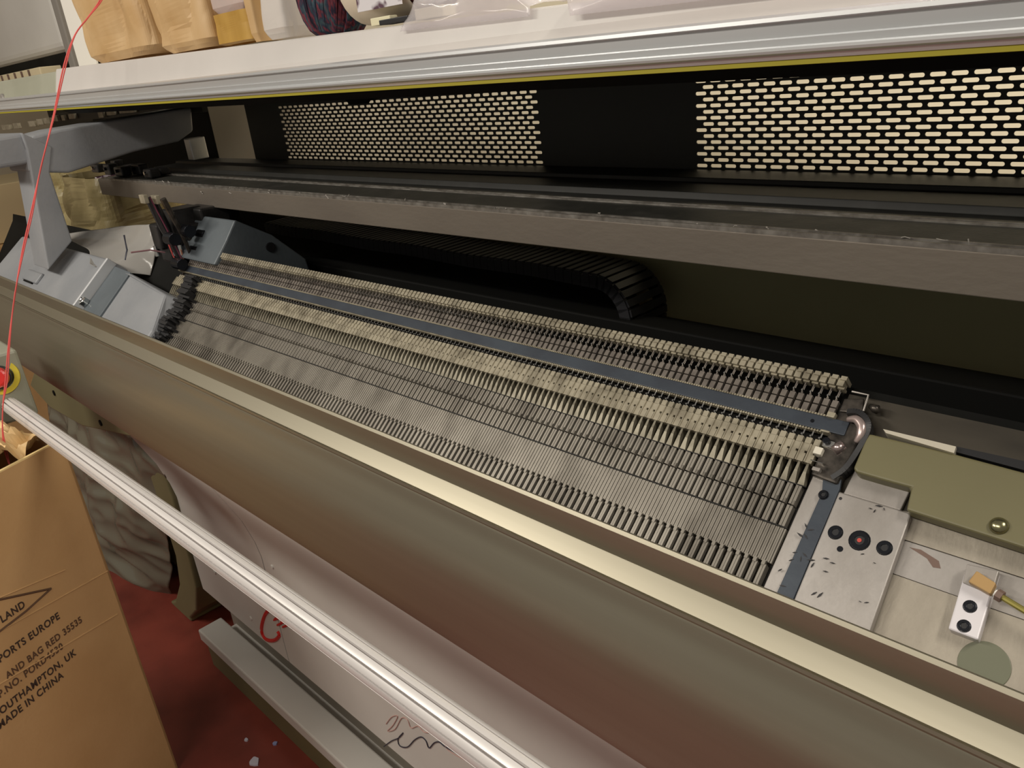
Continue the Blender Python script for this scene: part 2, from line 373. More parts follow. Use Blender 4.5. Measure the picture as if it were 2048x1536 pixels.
# ---- yarn carrier beam over the bed
by = .70; bz = an(-15.0, by)[1]; bb = an(-17.75, by)[1]
bm_ = mk('carrier_beam', MB().prism([(by, bb), (by, bz), (by + .003, bz + .002), (.80, bz + .002), (.80, bb), ], -2.2, XR), M_beam, mach, bevel=.001)
tr = [(by + .004, bz + .001), (by + .004, bz + .0035), (by + .011, bz + .0035), (by + .011, bz + .001)]
mk('track_edge', MB().prism([(by, bz), (by, bz + .0045), (by + .0025, bz + .0045), (by + .0025, bz)], -2.15, XR), M_line, bm_)
mk('track_edge', MB().prism([(by + .009, bz), (by + .009, bz + .005), (by + .0115, bz + .005), (by + .0115, bz)], -2.15, XR), M_line, bm_)
mk('track_top', MB().prism([(by + .012, bz + .001), (by + .012, bz + .0035), (.799, bz + .0035), (.799, bz + .001)], -2.15, XR), M_beamtop, bm_)
ya = .775
mk('track_edge', MB().prism([(ya, bz + .002), (ya, bz + .0052), (ya + .002, bz + .0052), (ya + .002, bz + .002)], -2.15, XR), M_line, bm_)
mk('track_edge', MB().prism([(ya + .009, bz + .002), (ya + .009, bz + .0052), (ya + .011, bz + .0052), (ya + .011, bz + .002)], -2.15, XR), M_line, bm_)
rb = mk('rear_beam', MB().prism([(.80, bz - .03), (.80, bz - .004), (.84, bz - .002), (.842, bz + .006), (.90, bz + .006), (.902, bz + .012), (.958, bz + .012), (.958, bz - .03)], -2.2, XR), M_beamtop if False else mat('black_rear_beam', (.016, .016, .014), .5, .1, (.03, .03, .027), 30, spread=(.5, .85)), mach, bevel=.001)
random.seed(3)
mb = MB()
for i in range(34):                          # lint clinging to the beam edge
    x = random.uniform(-1.9, -.1); y = by + random.uniform(-.001, .012); c = Vector((x, y, bz + .005 if y > by else bz - random.uniform(0, .01)))
    mb.tube([c, c + Vector((random.uniform(-.004, .004), -.001, random.uniform(-.004, .002))), c + Vector((random.uniform(-.008, .008), -.001, random.uniform(-.006, .003)))], random.uniform(.0003, .0009), 5)
o = mk('lint', mb, mat('white_lint', col(170, 165, 158), .9), mach); o['kind'] = 'stuff'

# ---- lid on top
tilt = lambda x: (-.49 - x) * .0092
LX0, LX1 = -2.105, XR
pr = [(.632, .0005), (.630, .0035), (.622, .0040), (.6185, .0020), (.618, -.001), (.6225, -.0025), (.6225, -.0125), (.619, -.0135), (.619, -.0185), (.6150, -.0195), (.6135, -.0215), (.6140, -.0235), (.6175, -.0250), (.619, -.0285), (.66, -.0285), (.66, .0005)]
lid = mk('lid', MB().hexa([(LX0, .634, H + .0 + tilt(LX0)), (LX0, .650, H + .0665), (LX0, 1.10, H + .07), (LX0, 1.10, H + .03), (LX0, .66, H + tilt(LX0))],
                           [(LX1, .634, H + tilt(LX1)), (LX1, .650, H + .0125), (LX1, 1.10, H + .015), (LX1, 1.10, H - .02), (LX1, .66, H + tilt(LX1))]), M_lid, mach, bevel=.002)
mk('lid_rail', MB().prism([(y, z + H) for y, z in pr], -3.0, LX1, tilt), M_alum, lid)
mk('lid_gasket', MB().prism([(.620, H - .0285), (.620, H - .0325), (.640, H - .034), (.640, H - .0285)], -3.0, LX1, tilt), M_yel, lid, label='yellow-green rubber gasket')
mk('lid_underside', MB().prism([(.640, H - .0285), (.640, H - .036), (.655, H - .044), (.955, H - .050), (.955, H - .0285)], LX0, LX1, tilt), M_black, lid)
le = mk('lid_end', MB().hexa([(-3.0, .634, H + .02), (-3.0, .645, H + .066), (-3.0, .9, H + .068), (-3.0, .9, H + .02)], [(LX0 - .002, .634, H + .013), (LX0 - .002, .649, H + .062), (LX0 - .002, .9, H + .064), (LX0 - .002, .9, H + .013)]), M_olive_lt, mach, bevel=.003)
p = at_y(8, 197, .637); mk('end_screw', MB().cyl(p + Vector((0, .004, 0)), p - Vector((0, .006, 0)), .012, 16), M_plate, le, bevel=.003)

# ---- needle bed
nb = mk('needle_bed', MB().bedbox(-1.575, -.2795, -.045, .172, -.03, -.0075), M_bedbase, mach)
NP = .0078; NX0 = -.2845; NN = 165
def needle_mesh():
    m = MB()
    bx = lambda x0, x1, t0, t1, h0, h1: m.bedbox(x0*NP, x1*NP, t0, t1, h0, h1)
    # foot zone: round topped bars with an open slot beside each
    bx(-.44, -.18, -.045, .0150, -.007, .0004); bx(-.18, -.10, -.045, .0140, -.007, -.0008); bx(-.10, .14, -.045, .0160, -.007, .0010)
    bx(-.40, -.02, .0150, .0190, -.007, .0020)
    # fine zone
    for k in range(4): bx(-.46 + .25*k, -.46 + .25*k + .19, .0185, .0498, -.007, -.0001 - .0005*(k % 2))
    # key zone: a pair of bars and an open slot
    bx(-.46, -.17, .0512, .0700, -.007, .0006); bx(-.13, .17, .0512, .0700, -.007, .0002)
    bx(-.42, -.14, .0712, .0885, -.007, .0010); bx(-.10, .20, .0712, .0885, -.007, .0006)
    m.hexa([B(.02*NP, .0705, -.003), B(.30*NP, .0705, -.003), B(.25*NP, .0745, -.003), B(.06*NP, .0745, -.003)], [B(.02*NP, .0705, .003), B(.30*NP, .0705, .003), B(.25*NP, .0745, .0022), B(.06*NP, .0745, .0022)])
    return m
def jack_mesh():
    m = MB()
    m.hexa([B(-.47*NP, .0896, -.004), B(.42*NP, .0896, -.004), B(.20*NP, .1005, -.004), B(.16*NP, .1085, -.004), B(-.16*NP, .1085, -.004), B(-.22*NP, .1005, -.004)],
           [B(-.40*NP, .0896, .0008), B(.34*NP, .0896, .0008), B(.16*NP, .1005, .0036), B(.12*NP, .1085, .0042), B(-.12*NP, .1085, .0042), B(-.18*NP, .1005, .0036)])
    return m
def block_mesh():
    m = MB(); bx = lambda x0, x1, t0, t1, h0, h1: m.bedbox(x0*NP, x1*NP, t0, t1, h0, h1)
    bx(-.5, .40, .1080, .1158, .000, .0060); bx(-.5, .16, .1158, .1180, .000, .0060); bx(-.47, .43, .1180, .1248, .000, .0056)
    bx(-.47, -.34, .1080, .1248, .005, .0068)
    m.bedbox(-.38*NP, .30*NP, .1256, .1312, -.002, .0040)
    return m
def latch_mesh():
    m = MB(); bx = lambda x0, x1, t0, t1, h0, h1: m.bedbox(x0*NP, x1*NP, t0, t1, h0, h1)
    bx(-.06, .10, .1312, .1385, -.002, .0030)
    bx(-.10, .10, .1318, .1333, .0030, .0052)
    return m
def latch2_mesh():
    m = MB(); bx = lambda x0, x1, t0, t1, h0, h1: m.bedbox(x0*NP, x1*NP, t0, t1, h0, h1)
    bx(-.05, .09, .1700, .1800, -.004, .0040); bx(-.09, .09, .1712, .1728, .004, .0068)
    return m
def sinker_mesh():
    m = MB(); bx = lambda x0, x1, t0, t1, h0, h1: m.bedbox(x0*NP, x1*NP, t0, t1, h0, h1)
    bx(-.40, .26, .1545, .1625, -.002, .0034); bx(-.34, .32, .1632, .1695, -.002, .0046)
    bx(-.10, .04, .1695, .1815, -.004, .0052)
    return m
def cap_mesh():
    m = MB(); bx = lambda x0, x1, t0, t1, h0, h1: m.bedbox(x0*NP, x1*NP, t0, t1, h0, h1)
    bx(-.42, .32, .1815, .1885, .0010, .0100); bx(-.30, .44, .1800, .1822, .0, .0070); bx(-.18, .5, .1868, .1905, -.002, .0112)
    return m
def proto(name, mbs, parent):
    """one key of the bed; meshes of several metals joined in one mesh with material slots"""
    v = []; f = []; mi = []; mats = []
    for k, (mb, m) in enumerate(mbs):
        n = len(v); v += mb.v; f += [tuple(i + n for i in q) for q in mb.f]; mi += [k]*len(mb.f); mats.append(m)
    me = bpy.data.meshes.new(name); me.from_pydata([tuple(p) for p in v], [], f); me.update()
    import bmesh
    b = bmesh.new(); b.from_mesh(me); bmesh.ops.recalc_face_normals(b, faces=b.faces); b.to_mesh(me); b.free()
    for m in mats: me.materials.append(m)
    for p, k in zip(me.polygons, mi): p.material_index = k
    return me
needle_me = proto('needle', [(needle_mesh(), M_steel)], nb)
jack_me = proto('jack', [(jack_mesh(), M_jack)], nb)
hook_me = proto('hook', [(latch_mesh(), M_chrome)], nb)
latch_me = proto('latch', [(latch2_mesh(), M_chrome)], nb)
sink_me = proto('sinker', [(sinker_mesh(), M_sink)], nb)
cap_me = proto('sinker_cap', [(cap_mesh(), M_cream)], nb)
blk_me = proto('needle_block', [(block_mesh(), M_cream)], nb)
def row(me, name):
    first = bpy.data.objects.new(name, me); put(first, nb, (NX0, 0, 0))
    for i in range(1, 100):
        c = first.copy(); COL.objects.link(c); c.location.x = NX0 - i*NP - WLOC[nb.name].x
    # the rest, far end of the bed, as one part
    v = []; f = []; mi = []
    for i in range(100, NN):
        n = len(v); dx = NX0 - i*NP; v += [(p.co.x + dx, p.co.y, p.co.z) for p in me.vertices]
        f += [tuple(k + n for k in p.vertices) for p in me.polygons]; mi += [p.material_index for p in me.polygons]
    m2 = bpy.data.meshes.new(name + 's_far'); m2.from_pydata(v, [], f); m2.update()
    for m in me.materials: m2.materials.append(m)
    for p, k in zip(m2.polygons, mi): p.material_index = k
    o = put(bpy.data.objects.new(name + '_row', m2), nb); o['kind'] = 'stuff'
row(needle_me, 'needle'); row(jack_me, 'jack'); row(hook_me, 'hook'); row(latch_me, 'latch'); row(blk_me, 'needle_block'); row(sink_me, 'sinker'); row(cap_me, 'sinker_cap')
mk('bed_strip', MB().bedbox(-1.57, -.266, .1400, .1528, -.002, .0052), M_blue, nb, bevel=.0006, label='blue-grey cover strip')
def teeth(t, m):
    q = MB(); q.bedbox(-1.57, -.285, t - .0004, t + .0004, 0, .0040)
    for i in range(500):
        x = -.286 - i * .0026; q.bedbox(x - .0008, x + .0008, t - .0009, t + .0009, 0, .0050)
    return q
mk('comb_strip', teeth(.1538, M_cream), M_cream, nb); mk('comb_strip', teeth(.1388, M_cream), M_cream, nb)
for t in (.0505, .0892): mk('retaining_wire', MB().bedbox(-1.57, -.280, t - .0004, t + .0004, -.002, .0004), M_bedbase, nb)
p = B(-.296, .146, .0052); nrm = Vector((0, -SN, CS)); mk('strip_screw', MB().cyl(p - nrm*.001, p + nrm*.0006, .0016, 12), M_screw, nb)

# ---- base casting at the right of the bed
base = mk('bed_casting', MB().bedpoly([(-.2795, -.05), (XR, -.05), (XR, .0462), (-.2795, .0462)], -.03, -.0085), M_plate2, mach)
mk('casting_ledge', MB().bedbox(-.2795, XR, .0465, .0738, -.03, -.0078), M_plate, base)
mk('casting_ledge', MB().bedbox(-.2795, XR, .0742, .0960, -.03, -.0068), M_plate2, base)
mk('bed_crest', MB().hexa([B(-.2795, .095, -.03), B(XR, .095, -.03), B(XR, .1815, -.03), B(-.2795, .1815, -.03)], [B(-.2795, .095, -.008), B(XR, .095, -.008), B(XR, .1815, -.003), B(-.2795, .1815, -.003)]), mat('greasy_crest_steel', col(74, 68, 58), .45, .4, col(44, 40, 34), 18, 5, stretch=(.3, 1, 1)), base)
mk('end_strip', MB().bedbox(-.279, -.2655, -.05, .110, -.008, -.0012), M_plate, base, bevel=.0008)
bl = mk('blue_side_strip', MB().bedpoly([(-.2668, -.05), (-.2520, -.05), (-.2535, .096), (-.2575, .112), (-.2665, .110), (-.2690, .099), (-.2655, .088)], -.002, .0012), M_blue, base, bevel=.0005, label='blue-grey strip with one screw')
def sock(x, t, h, r, parent, name='socket_screw', red=False, m=M_screw):
    p = B(x, t, h)
    o = mk(name, MB().ring(p - nrm*.003, p + nrm*.0010, r, r*.52).ring(p - nrm*.003, p + nrm*.0002, r*1.16, r*1.0), m, parent, bevel=.0003)
    mk('socket', MB().cyl(p - nrm*.003, p + nrm*.0003, r*.56, 6 if not red else 20), M_blackpl, o)
    if red: mk('paint_dot', MB().cyl(p - nrm*.001, p + nrm*.0008, r*.24, 10), M_redp, o, label='red paint dot')
    return o
x, t = at_bed(1647, 990, .0012); sock(x, t, .0018, .0036, bl)
x, t = at_bed(1640, 1010, 0)
pl = mk('mounting_plate', MB().bedpoly([(-.2515, -.055), (-.1905, -.055), (-.1965, .0915), (-.1985, .0935), (-.2535, .0935)], -.007, .0005), M_plate, base, bevel=.0012)
for (u, v, r, rd) in ((1671, 1065, .0052, False), (1719, 1081, .0072, True), (1769, 1096, .0052, False)):
    x, t = at_bed(u, v, .0005); sock(x, t, .0005, r, pl, red=rd)
x, t = at_bed(1680, 1098, .0005); p = B(x, t, .0005); mk('dowel_hole', MB().cyl(p - nrm*.004, p + nrm*.0002, .0024, 14), M_screw, pl)
x, t = at_bed(1681, 997, .0005); p = B(x, t, .0005); mk('dowel_hole', MB().cyl(p - nrm*.004, p + nrm*.0002, .0013, 14), M_wear, pl)
x0, t0 = at_bed(1695, 955); x1, t1 = at_bed(1812, 985)
up = mk('small_steel_plate', MB().bedpoly([(-.2505, .094), (-.2055, .094), (-.2045, .1120), (-.2495, .1165)], -.006, -.002), M_plate, base, bevel=.0008)
# greasy scratches and chips
random.seed(11)
mb = MB()
for (u, v, L, a) in ((1640,1190,10,1.2),(1628,1187,8,1.0),(1652,1117,7,.3),(1725,1108,4,.6),(1758,1012,8,.2),(1665,1126,6,.2),(1651,1143,6,.2),(1612,1052,9,2.2),(1622,1060,8,.5),(1600,1070,10,-.4),(1612,1073,9,2.4),(1583,1120,7,.8),(1602,1118,8,1.8),(1610,1110,8,2.6),(1622,1120,9,.4),(1625,1130,8,1.4),(1590,1105,6,.5),(1560,1140,6,1),(1566,1172,8,.2),(1749,1126,3,0),(1720,1203,3,0),(1733,1205,5,.6),(1749,1022,5,1.4),(1741,1017,4,0),(1768,1018,4,2)):
    x, t = at_bed(u, v, .001); l = L*.00036
    dx, dt = math.cos(a)*l, math.sin(a)*l*.8
    mb.bedpoly([(x - dx, t - dt), (x + dt*.25, t - dx*.25), (x + dx, t + dt), (x - dt*.25, t + dx*.25)], .0004, .0015)
o = mk('grease_mark', mb, M_wear, pl); o['kind'] = 'stuff'
mb = MB()
x, t = at_bed(1850, 1110, -.0075)
mb.bedpoly([(x - .012, t + .002), (x - .004, t + .003), (x + .010, t - .001), (x + .013, t - .006), (x + .008, t - .007), (x + .002, t - .002)], -.0080, -.0076)
mk('rust_mark', mb, M_rust, base)
# olive cover plate
def bp(u, v, h): return at_bed(u, v, h)
hh = .010
pts = [bp(1736, 866, hh), bp(1905, 906, hh), bp(2048, 944, hh), (.45, bp(2048, 944, hh)[1] + .002), (.45, bp(2048, 1096, hh)[1] - .001), bp(2048, 1096, hh), bp(1930, 1058, hh), bp(1812, 1020, hh), bp(1822, 975, hh), bp(1760, 958, hh), bp(1712, 944, hh), bp(1706, 936, hh)]
ol = mk('olive_cover_plate', MB().bedpoly(pts, -.004, hh), M_olive, base, bevel=.0022, seg=3)
x, t = bp(1998, 1052, hh); p = B(x, t, hh)
mk('dome_screw', MB().dome(p, nrm, .0064, .0046), mat('nickel_olive_dome', col(150, 146, 112), .22, .9), ol, smooth=True)
# bright crest strip and dark slot behind the olive plate
z0, z1 = bp(1772, 866, .012), bp(1905, 898, .012)
mk('bright_shim', MB().bedpoly([z0, bp(1766, 858, .012), bp(1912, 893, .012), bp(1908, 906, .012)], .0, .012), mat('polished_shim', col(225, 218, 200), .3, .4), base)
mk('dark_slot', MB().bedpoly([bp(1912, 904, .008), bp(1914, 893, .008), bp(2048, 922, .008), bp(2048, 940, .008)], .0, .008), M_blackpl, base)
# sensor block
L0 = [bp(1934, 1128, 0), bp(1998, 1142, 0), bp(1956, 1281, 0), bp(1896, 1258, 0)]
sb = mk('sensor_bracket', MB().bedpoly(L0, -.009, .0005), mat('pale_aluminium_bracket', col(222, 218, 222), .4, .3), base, bevel=.0012)
mk('bracket_step', MB().bedpoly([bp(1934, 1128, .002), bp(1998, 1142, .002), bp(1983, 1190, .002), bp(1925, 1165, .002)], -.004, .0025), M_plate, sb, bevel=.0006)
for (u, v) in ((1940, 1213), (1928, 1252)):
    x, t = bp(u, v, .0005); sock(x, t, .0005, .0040, sb)
tn = [bp(1953, 1141, .008), bp(1992, 1166, .008), bp(1980, 1188, .008), bp(1936, 1163, .008)]
mk('sensor_head', MB().bedpoly(tn, .001, .008), M_tan, sb, bevel=.0008, label='tan plastic block')
a = B(*bp(1990, 1186, .006), .006); b = B(*bp(2060, 1228, .006), .006)
d = (b - a); mk('sensor_rod', MB().tube([a, b, b + d*3], .0022, 10), M_brass, sb)
mk('rod_nut', MB().cyl(a + d*.05, a + d*.22, .0042, 6), M_rust, sb); mk('rod_nut', MB().cyl(a + d*.0, a + d*.10, .0028, 8), M_white, sb)
# olive plug
x, t = bp(1968, 1330, -.0085); p = B(x, t, -.0085)
mk('cover_plug', MB().cyl(p - nrm*.004, p + nrm*.0006, .0162, 40), mat('olive_grey_plug', col(104, 106, 86), .5), base, bevel=.0004)

# ---- bracket and belt at the corner of the needle bed
eb = mk('end_bracket', MB().bedpoly([(-.2795, .100), (-.256, .098), (-.2535, .130), (-.253, .155), (-.262, .165), (-.2795, .166)], -.02, .004), M_steel2, base, bevel=.002)
path = curve([B(-.270, .160, .010), B(-.260, .1605, .013), B(-.2505, .155, .013), B(-.2475, .146, .011), B(-.250, .128, .008), B(-.2545, .112, .006), B(-.262, .102, .004)])
mb = MB()
for i in range(len(path) - 1):
    a, b = path[i], path[i+1]; s = (b - a).normalized().cross(nrm).normalized()*.0022
    mb.hexa([a - s - nrm*.010, b - s - nrm*.010, b + s - nrm*.010, a + s - nrm*.010], [a - s, b - s, b + s, a + s])
mk('drive_belt', mb, M_blackpl, eb, smooth='auto')
path = [B(-.2675, .1535, .008), B(-.260, .1545, .010), B(-.2535, .150, .010), B(-.252, .142, .009), B(-.254, .136, .007)]
mk('belt_guide', MB().tube(curve(path), [.002 + .0022*math.sin(math.pi*i/20) for i in range(21)], 8), mat('pinkish_steel', col(190, 172, 168), .3, .6), eb, smooth=True)
for (u0, v0, w_, l_, m) in ((1662, 829, .0070, .0050, M_cream), (1650, 862, .0078, .0018, M_cream), (1636, 901, .0070, .0066, mat('pale_cream_clip', col(222, 216, 200), .4)), (1633, 923, .011, .0010, M_chrome), (1632, 938, .0066, .0034, M_plate)):
    x, t = bp(u0, v0, .008); mk('locating_clip', MB().bedbox(x - w_/2, x + w_/2, t - l_/2, t + l_/2, 0, .0085), m, eb, bevel=.0006)
x, t = bp(1652, 880, .009); p = B(x, t, .009); mk('clamp_screw', MB().cyl(p - nrm*.008, p, .0030, 16), M_screw, eb, bevel=.0004)
mk('clamp_plate', MB().bedbox(x - .003, x + .0068, t - .0050, t + .0022, -.002, .0065), M_chrome, eb, bevel=.001)
x, t = bp(1673, 890, .009); mk('clamp_bush', MB().cyl(B(x - .002, t - .004, .004), B(x + .003, t + .004, .004), .0045, 14), mat('rosy_steel', col(176, 160, 158), .25, .8), eb, smooth=True)
mk('wire_frame', MB().tube([B(*bp(1704, 783, .010), .010), B(*bp(1737, 790, .010), .010), B(*bp(1727, 822, .006), .006)], .0009, 8), M_plate, eb)
mk('side_lever', MB().hexa([B(*bp(1690, 800, .003), .003), B(*bp(1730, 800, .003), .003), B(*bp(1726, 830, .003), .003), B(*bp(1680, 826, .003), .003)], [B(*bp(1690, 800, .003), .006), B(*bp(1730, 800, .003), .006), B(*bp(1726, 830, .003), .006), B(*bp(1680, 826, .003), .006)]), M_steel2, eb, bevel=.001)
mk('grease_lump', MB().tube([B(*bp(1740, 812, .004), .004), B(*bp(1752, 818, .005), .005), B(*bp(1757, 826, .003), .003)], [.002, .0042, .002], 8), M_steel2, eb, smooth=True)

# ------------------------------------------------------------ carriage
car = thing('knitting_carriage', (-1.98, .55, H - .30), 'blue-grey cast carriage with arched arm parked at the left end of the needle bed', 'carriage')
mk('cam_box', MB().hexa([B(-2.47, -.03, .0), B(-1.80, -.03, .0), B(-1.80, .112, .0), B(-2.47, .112, .0)], [B(-2.44, -.028, .050), B(-1.80, -.028, .050), B(-1.80, .108, .050), B(-2.42, .108, .050)]), M_castg, car, bevel=.006, seg=3)
mk('cam_box_ridge', MB().bedpoly([(-1.806, -.03), (-1.798, -.03), (-1.798, .108), (-1.806, .108)], .030, .0522), mat('bright_casting_edge', col(200, 202, 205), .4, .2), car, bevel=.0015)  # paler strip along the edge of the casting
sh = mk('cam_shoe', MB().hexa([B(-1.80, -.06, 0), B(-1.47, -.06, 0), B(-1.475, .008, 0), B(-1.505, .085, 0), B(-1.69, .100, 0), B(-1.80, .106, 0)], [B(-1.80, -.06, .030), B(-1.47, -.06, .024), B(-1.478, .006, .024), B(-1.52, .078, .026), B(-1.685, .094, .034), B(-1.80, .104, .030)]), M_castg, car, bevel=.004)
mk('cam_shoe_inset', MB().bedpoly([(-1.797, -.06), (-1.70, -.06), (-1.705, .098), (-1.797, .102)], .02, .0325), M_castd, sh, bevel=.001)
x, t = at_bed(172, 606, .034); p = B(x, t, .032); mk('carriage_bolt', MB().cyl(p, p + nrm*.014, .011, 6).cyl(p + nrm*.014, p + nrm*.018, .006, 12), M_chrome, sh, bevel=.002)
x, t = at_bed(68, 556, .05); p = B(x, t, .05)
mk('cast_boss', MB().bedbox(x - .06, x + .05, t - .012, t + .016, .04, .056), M_castg, car, bevel=.004)
mk('boss_slot', MB().bedbox(x - .045, x + .02, t - .0155, t - .0115, .04, .0535), M_black, car)
cx0, cx1 = -2.085, -1.98
a = at_x(97, 540, cx1); b_ = at_x(145, 482, cx1); c = at_x(100, 345, cx1); d_ = at_x(54, 300, cx1)
side = [(a.y, a.z), (b_.y, b_.z), (c.y, c.z), (c.y + .02, c.z + .05), (d_.y + .0, d_.z + .035), (d_.y, d_.z)]
mk('arch_column', MB().hexa([(cx0 - .0, y, z) for y, z in side], [(cx1, y, z) for y, z in side]), M_castg, car, bevel=.003)
q = [at_x(u, v, cx1) for (u, v) in ((52, 296), (66, 272), (120, 258), (385, 214), (389, 262), (360, 283), (270, 304), (140, 346), (60, 345))]
mk('arch_arm', MB().hexa([(cx0 - .05, p.y, p.z) for p in q], [(cx1 - .004, p.y, p.z) for p in q]), M_castg, car, bevel=.006, seg=3)
q = [at_x(u, v, cx1 + .01) for (u, v) in ((-40, 270), (38, 246), (82, 284), (84, 330), (20, 338), (-40, 330))]
mk('arch_head', MB().hexa([(-2.30, .44, H - .055), (-1.99, .44, H - .055), (-1.99, .52, H - .052), (-2.30, .52, H - .052)][::1], [(-2.30, .44, H - .115), (-1.99, .44, H - .115), (-1.99, .52, H - .115), (-2.30, .52, H - .115)]), M_castg, car, bevel=.008, seg=3)
q = [at_x(u, v, -1.45) for (u, v) in ((428, 530), (452, 482), (470, 440), (545, 470), (612, 518), (620, 540), (616, 560), (560, 556))]
rs = mk('rear_shoe', MB().hexa([(-1.70, p.y, p.z) for p in q], [(-1.45, p.y, p.z) for p in q]), M_castd, car, bevel=.003)
p = at_x(541, 494, -1.448); mk('carriage_bolt', MB().cyl(p - Vector((.01, 0, 0)), p + Vector((.002, 0, 0)), .009, 16), M_blackpl, rs)
M_mech = mat('dark_mechanism', col(58, 56, 56), .4, .4, col(28, 28, 28), 30)
random.seed(21)
for (u, v, w_, h_) in ((388, 470, .05, .05), (415, 478, .04, .06), (440, 492, .05, .05), (360, 452, .06, .07), (405, 432, .08, .04), (350, 500, .05, .04), (330, 470, .04, .05), (372, 515, .05, .03), (435, 440, .05, .05)):
    p = at_x(u, v, -1.60 - random.uniform(0, .08))
    mb = MB().box((p.x - w_/2, p.y - .02, p.z - h_/2), (p.x + w_/2, p.y + .04, p.z + h_/2)); mk('solenoid_block', mb, M_mech, car, bevel=.004)
for (u, v, r) in ((375, 462, .012), (408, 470, .010), (428, 478, .010), (345, 478, .012), (395, 500, .009), (360, 528, .011)):
    p = at_x(u, v, -1.56); mk('solenoid_plunger', MB().cyl(p - Vector((.02, 0, 0)), p + Vector((.012, 0, 0)), r, 14), M_screw, car, bevel=.001)
random.seed(5); mb = MB()                     # brush at the carriage edge
for i in range(60):
    t = -.05 + i*.0030; x = -1.485 + random.uniform(-.01, .004) - max(0, t - .07)*.4
    mb.bedbox(x, x + random.uniform(.02, .045), t, t + .004, 0, random.uniform(.010, .022))
mk('black_brush', mb, M_blackpl, car)
random.seed(9)
sl = thing('yarn_slider', (-1.86, .76, bz), 'cluster of small dark yarn sliders parked on the left end of the grey beam', 'yarn slider')
for (u, v, w_, h_) in ((200, 338, .05, .020), (222, 330, .04, .026), (245, 334, .05, .022), (262, 336, .04, .018), (280, 330, .05, .024), (300, 326, .04, .02), (235, 322, .03, .03), (318, 324, .05, .016)):
    p = at_y(u, v + 6, .755 + random.uniform(-.02, .03)); zz = bz + .005
    mk('slider_block', MB().box((p.x - w_/2, p.y - .012, zz), (p.x + w_/2, p.y + .012, zz + h_)), M_mech, sl, bevel=.003)
    mk('slider_screw', MB().cyl((p.x, p.y - .010, zz + h_*.6), (p.x, p.y - .018, zz + h_*.6), .004, 10), M_chrome if random.random() < .5 else M_screw, sl)
# yarn feeders near the left end
fd = thing('yarn_feeder', (-1.62, .62, H - .22), 'dark yarn feeder with little guides hanging between beam and left end of needle bed', 'yarn feeder')
A0 = at_x(300, 395, -1.62); A1 = at_x(330, 455, -1.62); A2 = at_x(372, 545, -1.60)
mk('feeder_arm', MB().tube([A0, A1, (A1 + A2)/2, A2], [.010, .011, .006, .003], 8), M_blackpl, fd)
mk('feeder_arm', MB().tube([A0 + Vector((.06, 0, 0)), A1 + Vector((.05, .01, -.01)), A2 + Vector((.03, .01, .01))], [.006, .005, .002], 8), M_steel2, fd)
for (u, v) in ((288, 398), (312, 399)):
    p = at_x(u, v, -1.60); mk('feeder_clip', MB().box(p - Vector((.012, .004, .008)), p + Vector((.012, .004, .008))), M_cream, fd, bevel=.001)
for (u, v) in ((312, 502), (337, 474), (377, 473), (412, 510), (362, 500)):
    p = at_x(u, v, -1.60); mk('feeder_eyelet', MB().cyl(p - Vector((0, 0, .010)), p + Vector((0, 0, .010)), .0035, 8), M_chrome, fd)
for i, (pts, m) in enumerate((([(330, 470), (350, 520), (375, 555)], M_thread), ([(300, 395), (345, 480), (372, 535), (386, 562)], mat('maroon_yarn', col(110, 50, 70), .8)), ([(362, 500), (370, 530), (384, 560), (376, 548), (368, 562), (374, 575)], mat('salmon_yarn', col(190, 130, 105), .8)), ([(262, 505), (300, 500), (330, 505)], mat('mauve_yarn', col(150, 110, 115), .8)), ([(248, 470), (254, 500), (250, 520)], mat('slate_wire', col(70, 72, 84), .5)))):
    tag(mk('yarn_strand', MB().tube([at_x(u, v, -1.595) for u, v in pts], .0016, 6), m), ['red yarn strand running from feeder to the needles', 'maroon yarn strand hanging down the dark feeder', 'salmon yarn looped over the first left needles', 'mauve yarn strand stretched across to the feeder', 'thin slate wire standing beside the carriage'][i], 'yarn')

# ------------------------------------------------------------ energy chain
pg = [(-2.1, H - .41), (-2.1, H - .306), (-1.3, H - .312), (-.86, H - .322), (-.79, H - .335), (-.755, H - .36), (-.74, H - .41)]
mk('chain_dark_backing', MB().hexa([(x, .950, z) for x, z in pg], [(x, .956, z) for x, z in pg]), M_black, mach)  # added black sheet standing in for the shade beneath the chain
cc = thing('cable_chain', (-1.2, .9, H - .35), 'black segmented cable chain curving down in the dark cavity under the beam', 'cable chain')
P = []
for i in range(58):
    x = -1.69 + i * .0165
    P.append(Vector((x, 0, H - .300 - .010*(i/58) - .012*math.sin(i*.35)*.1)))
c0 = P[-1]; R = .060
for k in range(1, 9):
    a = k * math.pi/2/7; P.append(Vector((c0.x + R*math.sin(a), 0, c0.z - R*(1 - math.cos(a)))))
def link_mesh():
    m = MB(); L = .0155
    m.box((-L/2, .855, -.016), (L/2, .861, .002)); m.box((-L/2, .934, -.016), (L/2, .940, .002))
    m.box((-L*.28, .861, -.004), (L*.28, .934, .003)); m.box((-L*.34, .857, .001), (L*.34, .938, .0052))
    return m
lk = mk('link', link_mesh(), M_chain, cc, loc=P[0])
for i in range(1, len(P)):
    c = lk.copy(); COL.objects.link(c); c.location = P[i] - WLOC[cc.name]
    if i >= 57: c.rotation_euler = (0, min(math.pi/2, (i - 57)*math.pi/2/7), 0)

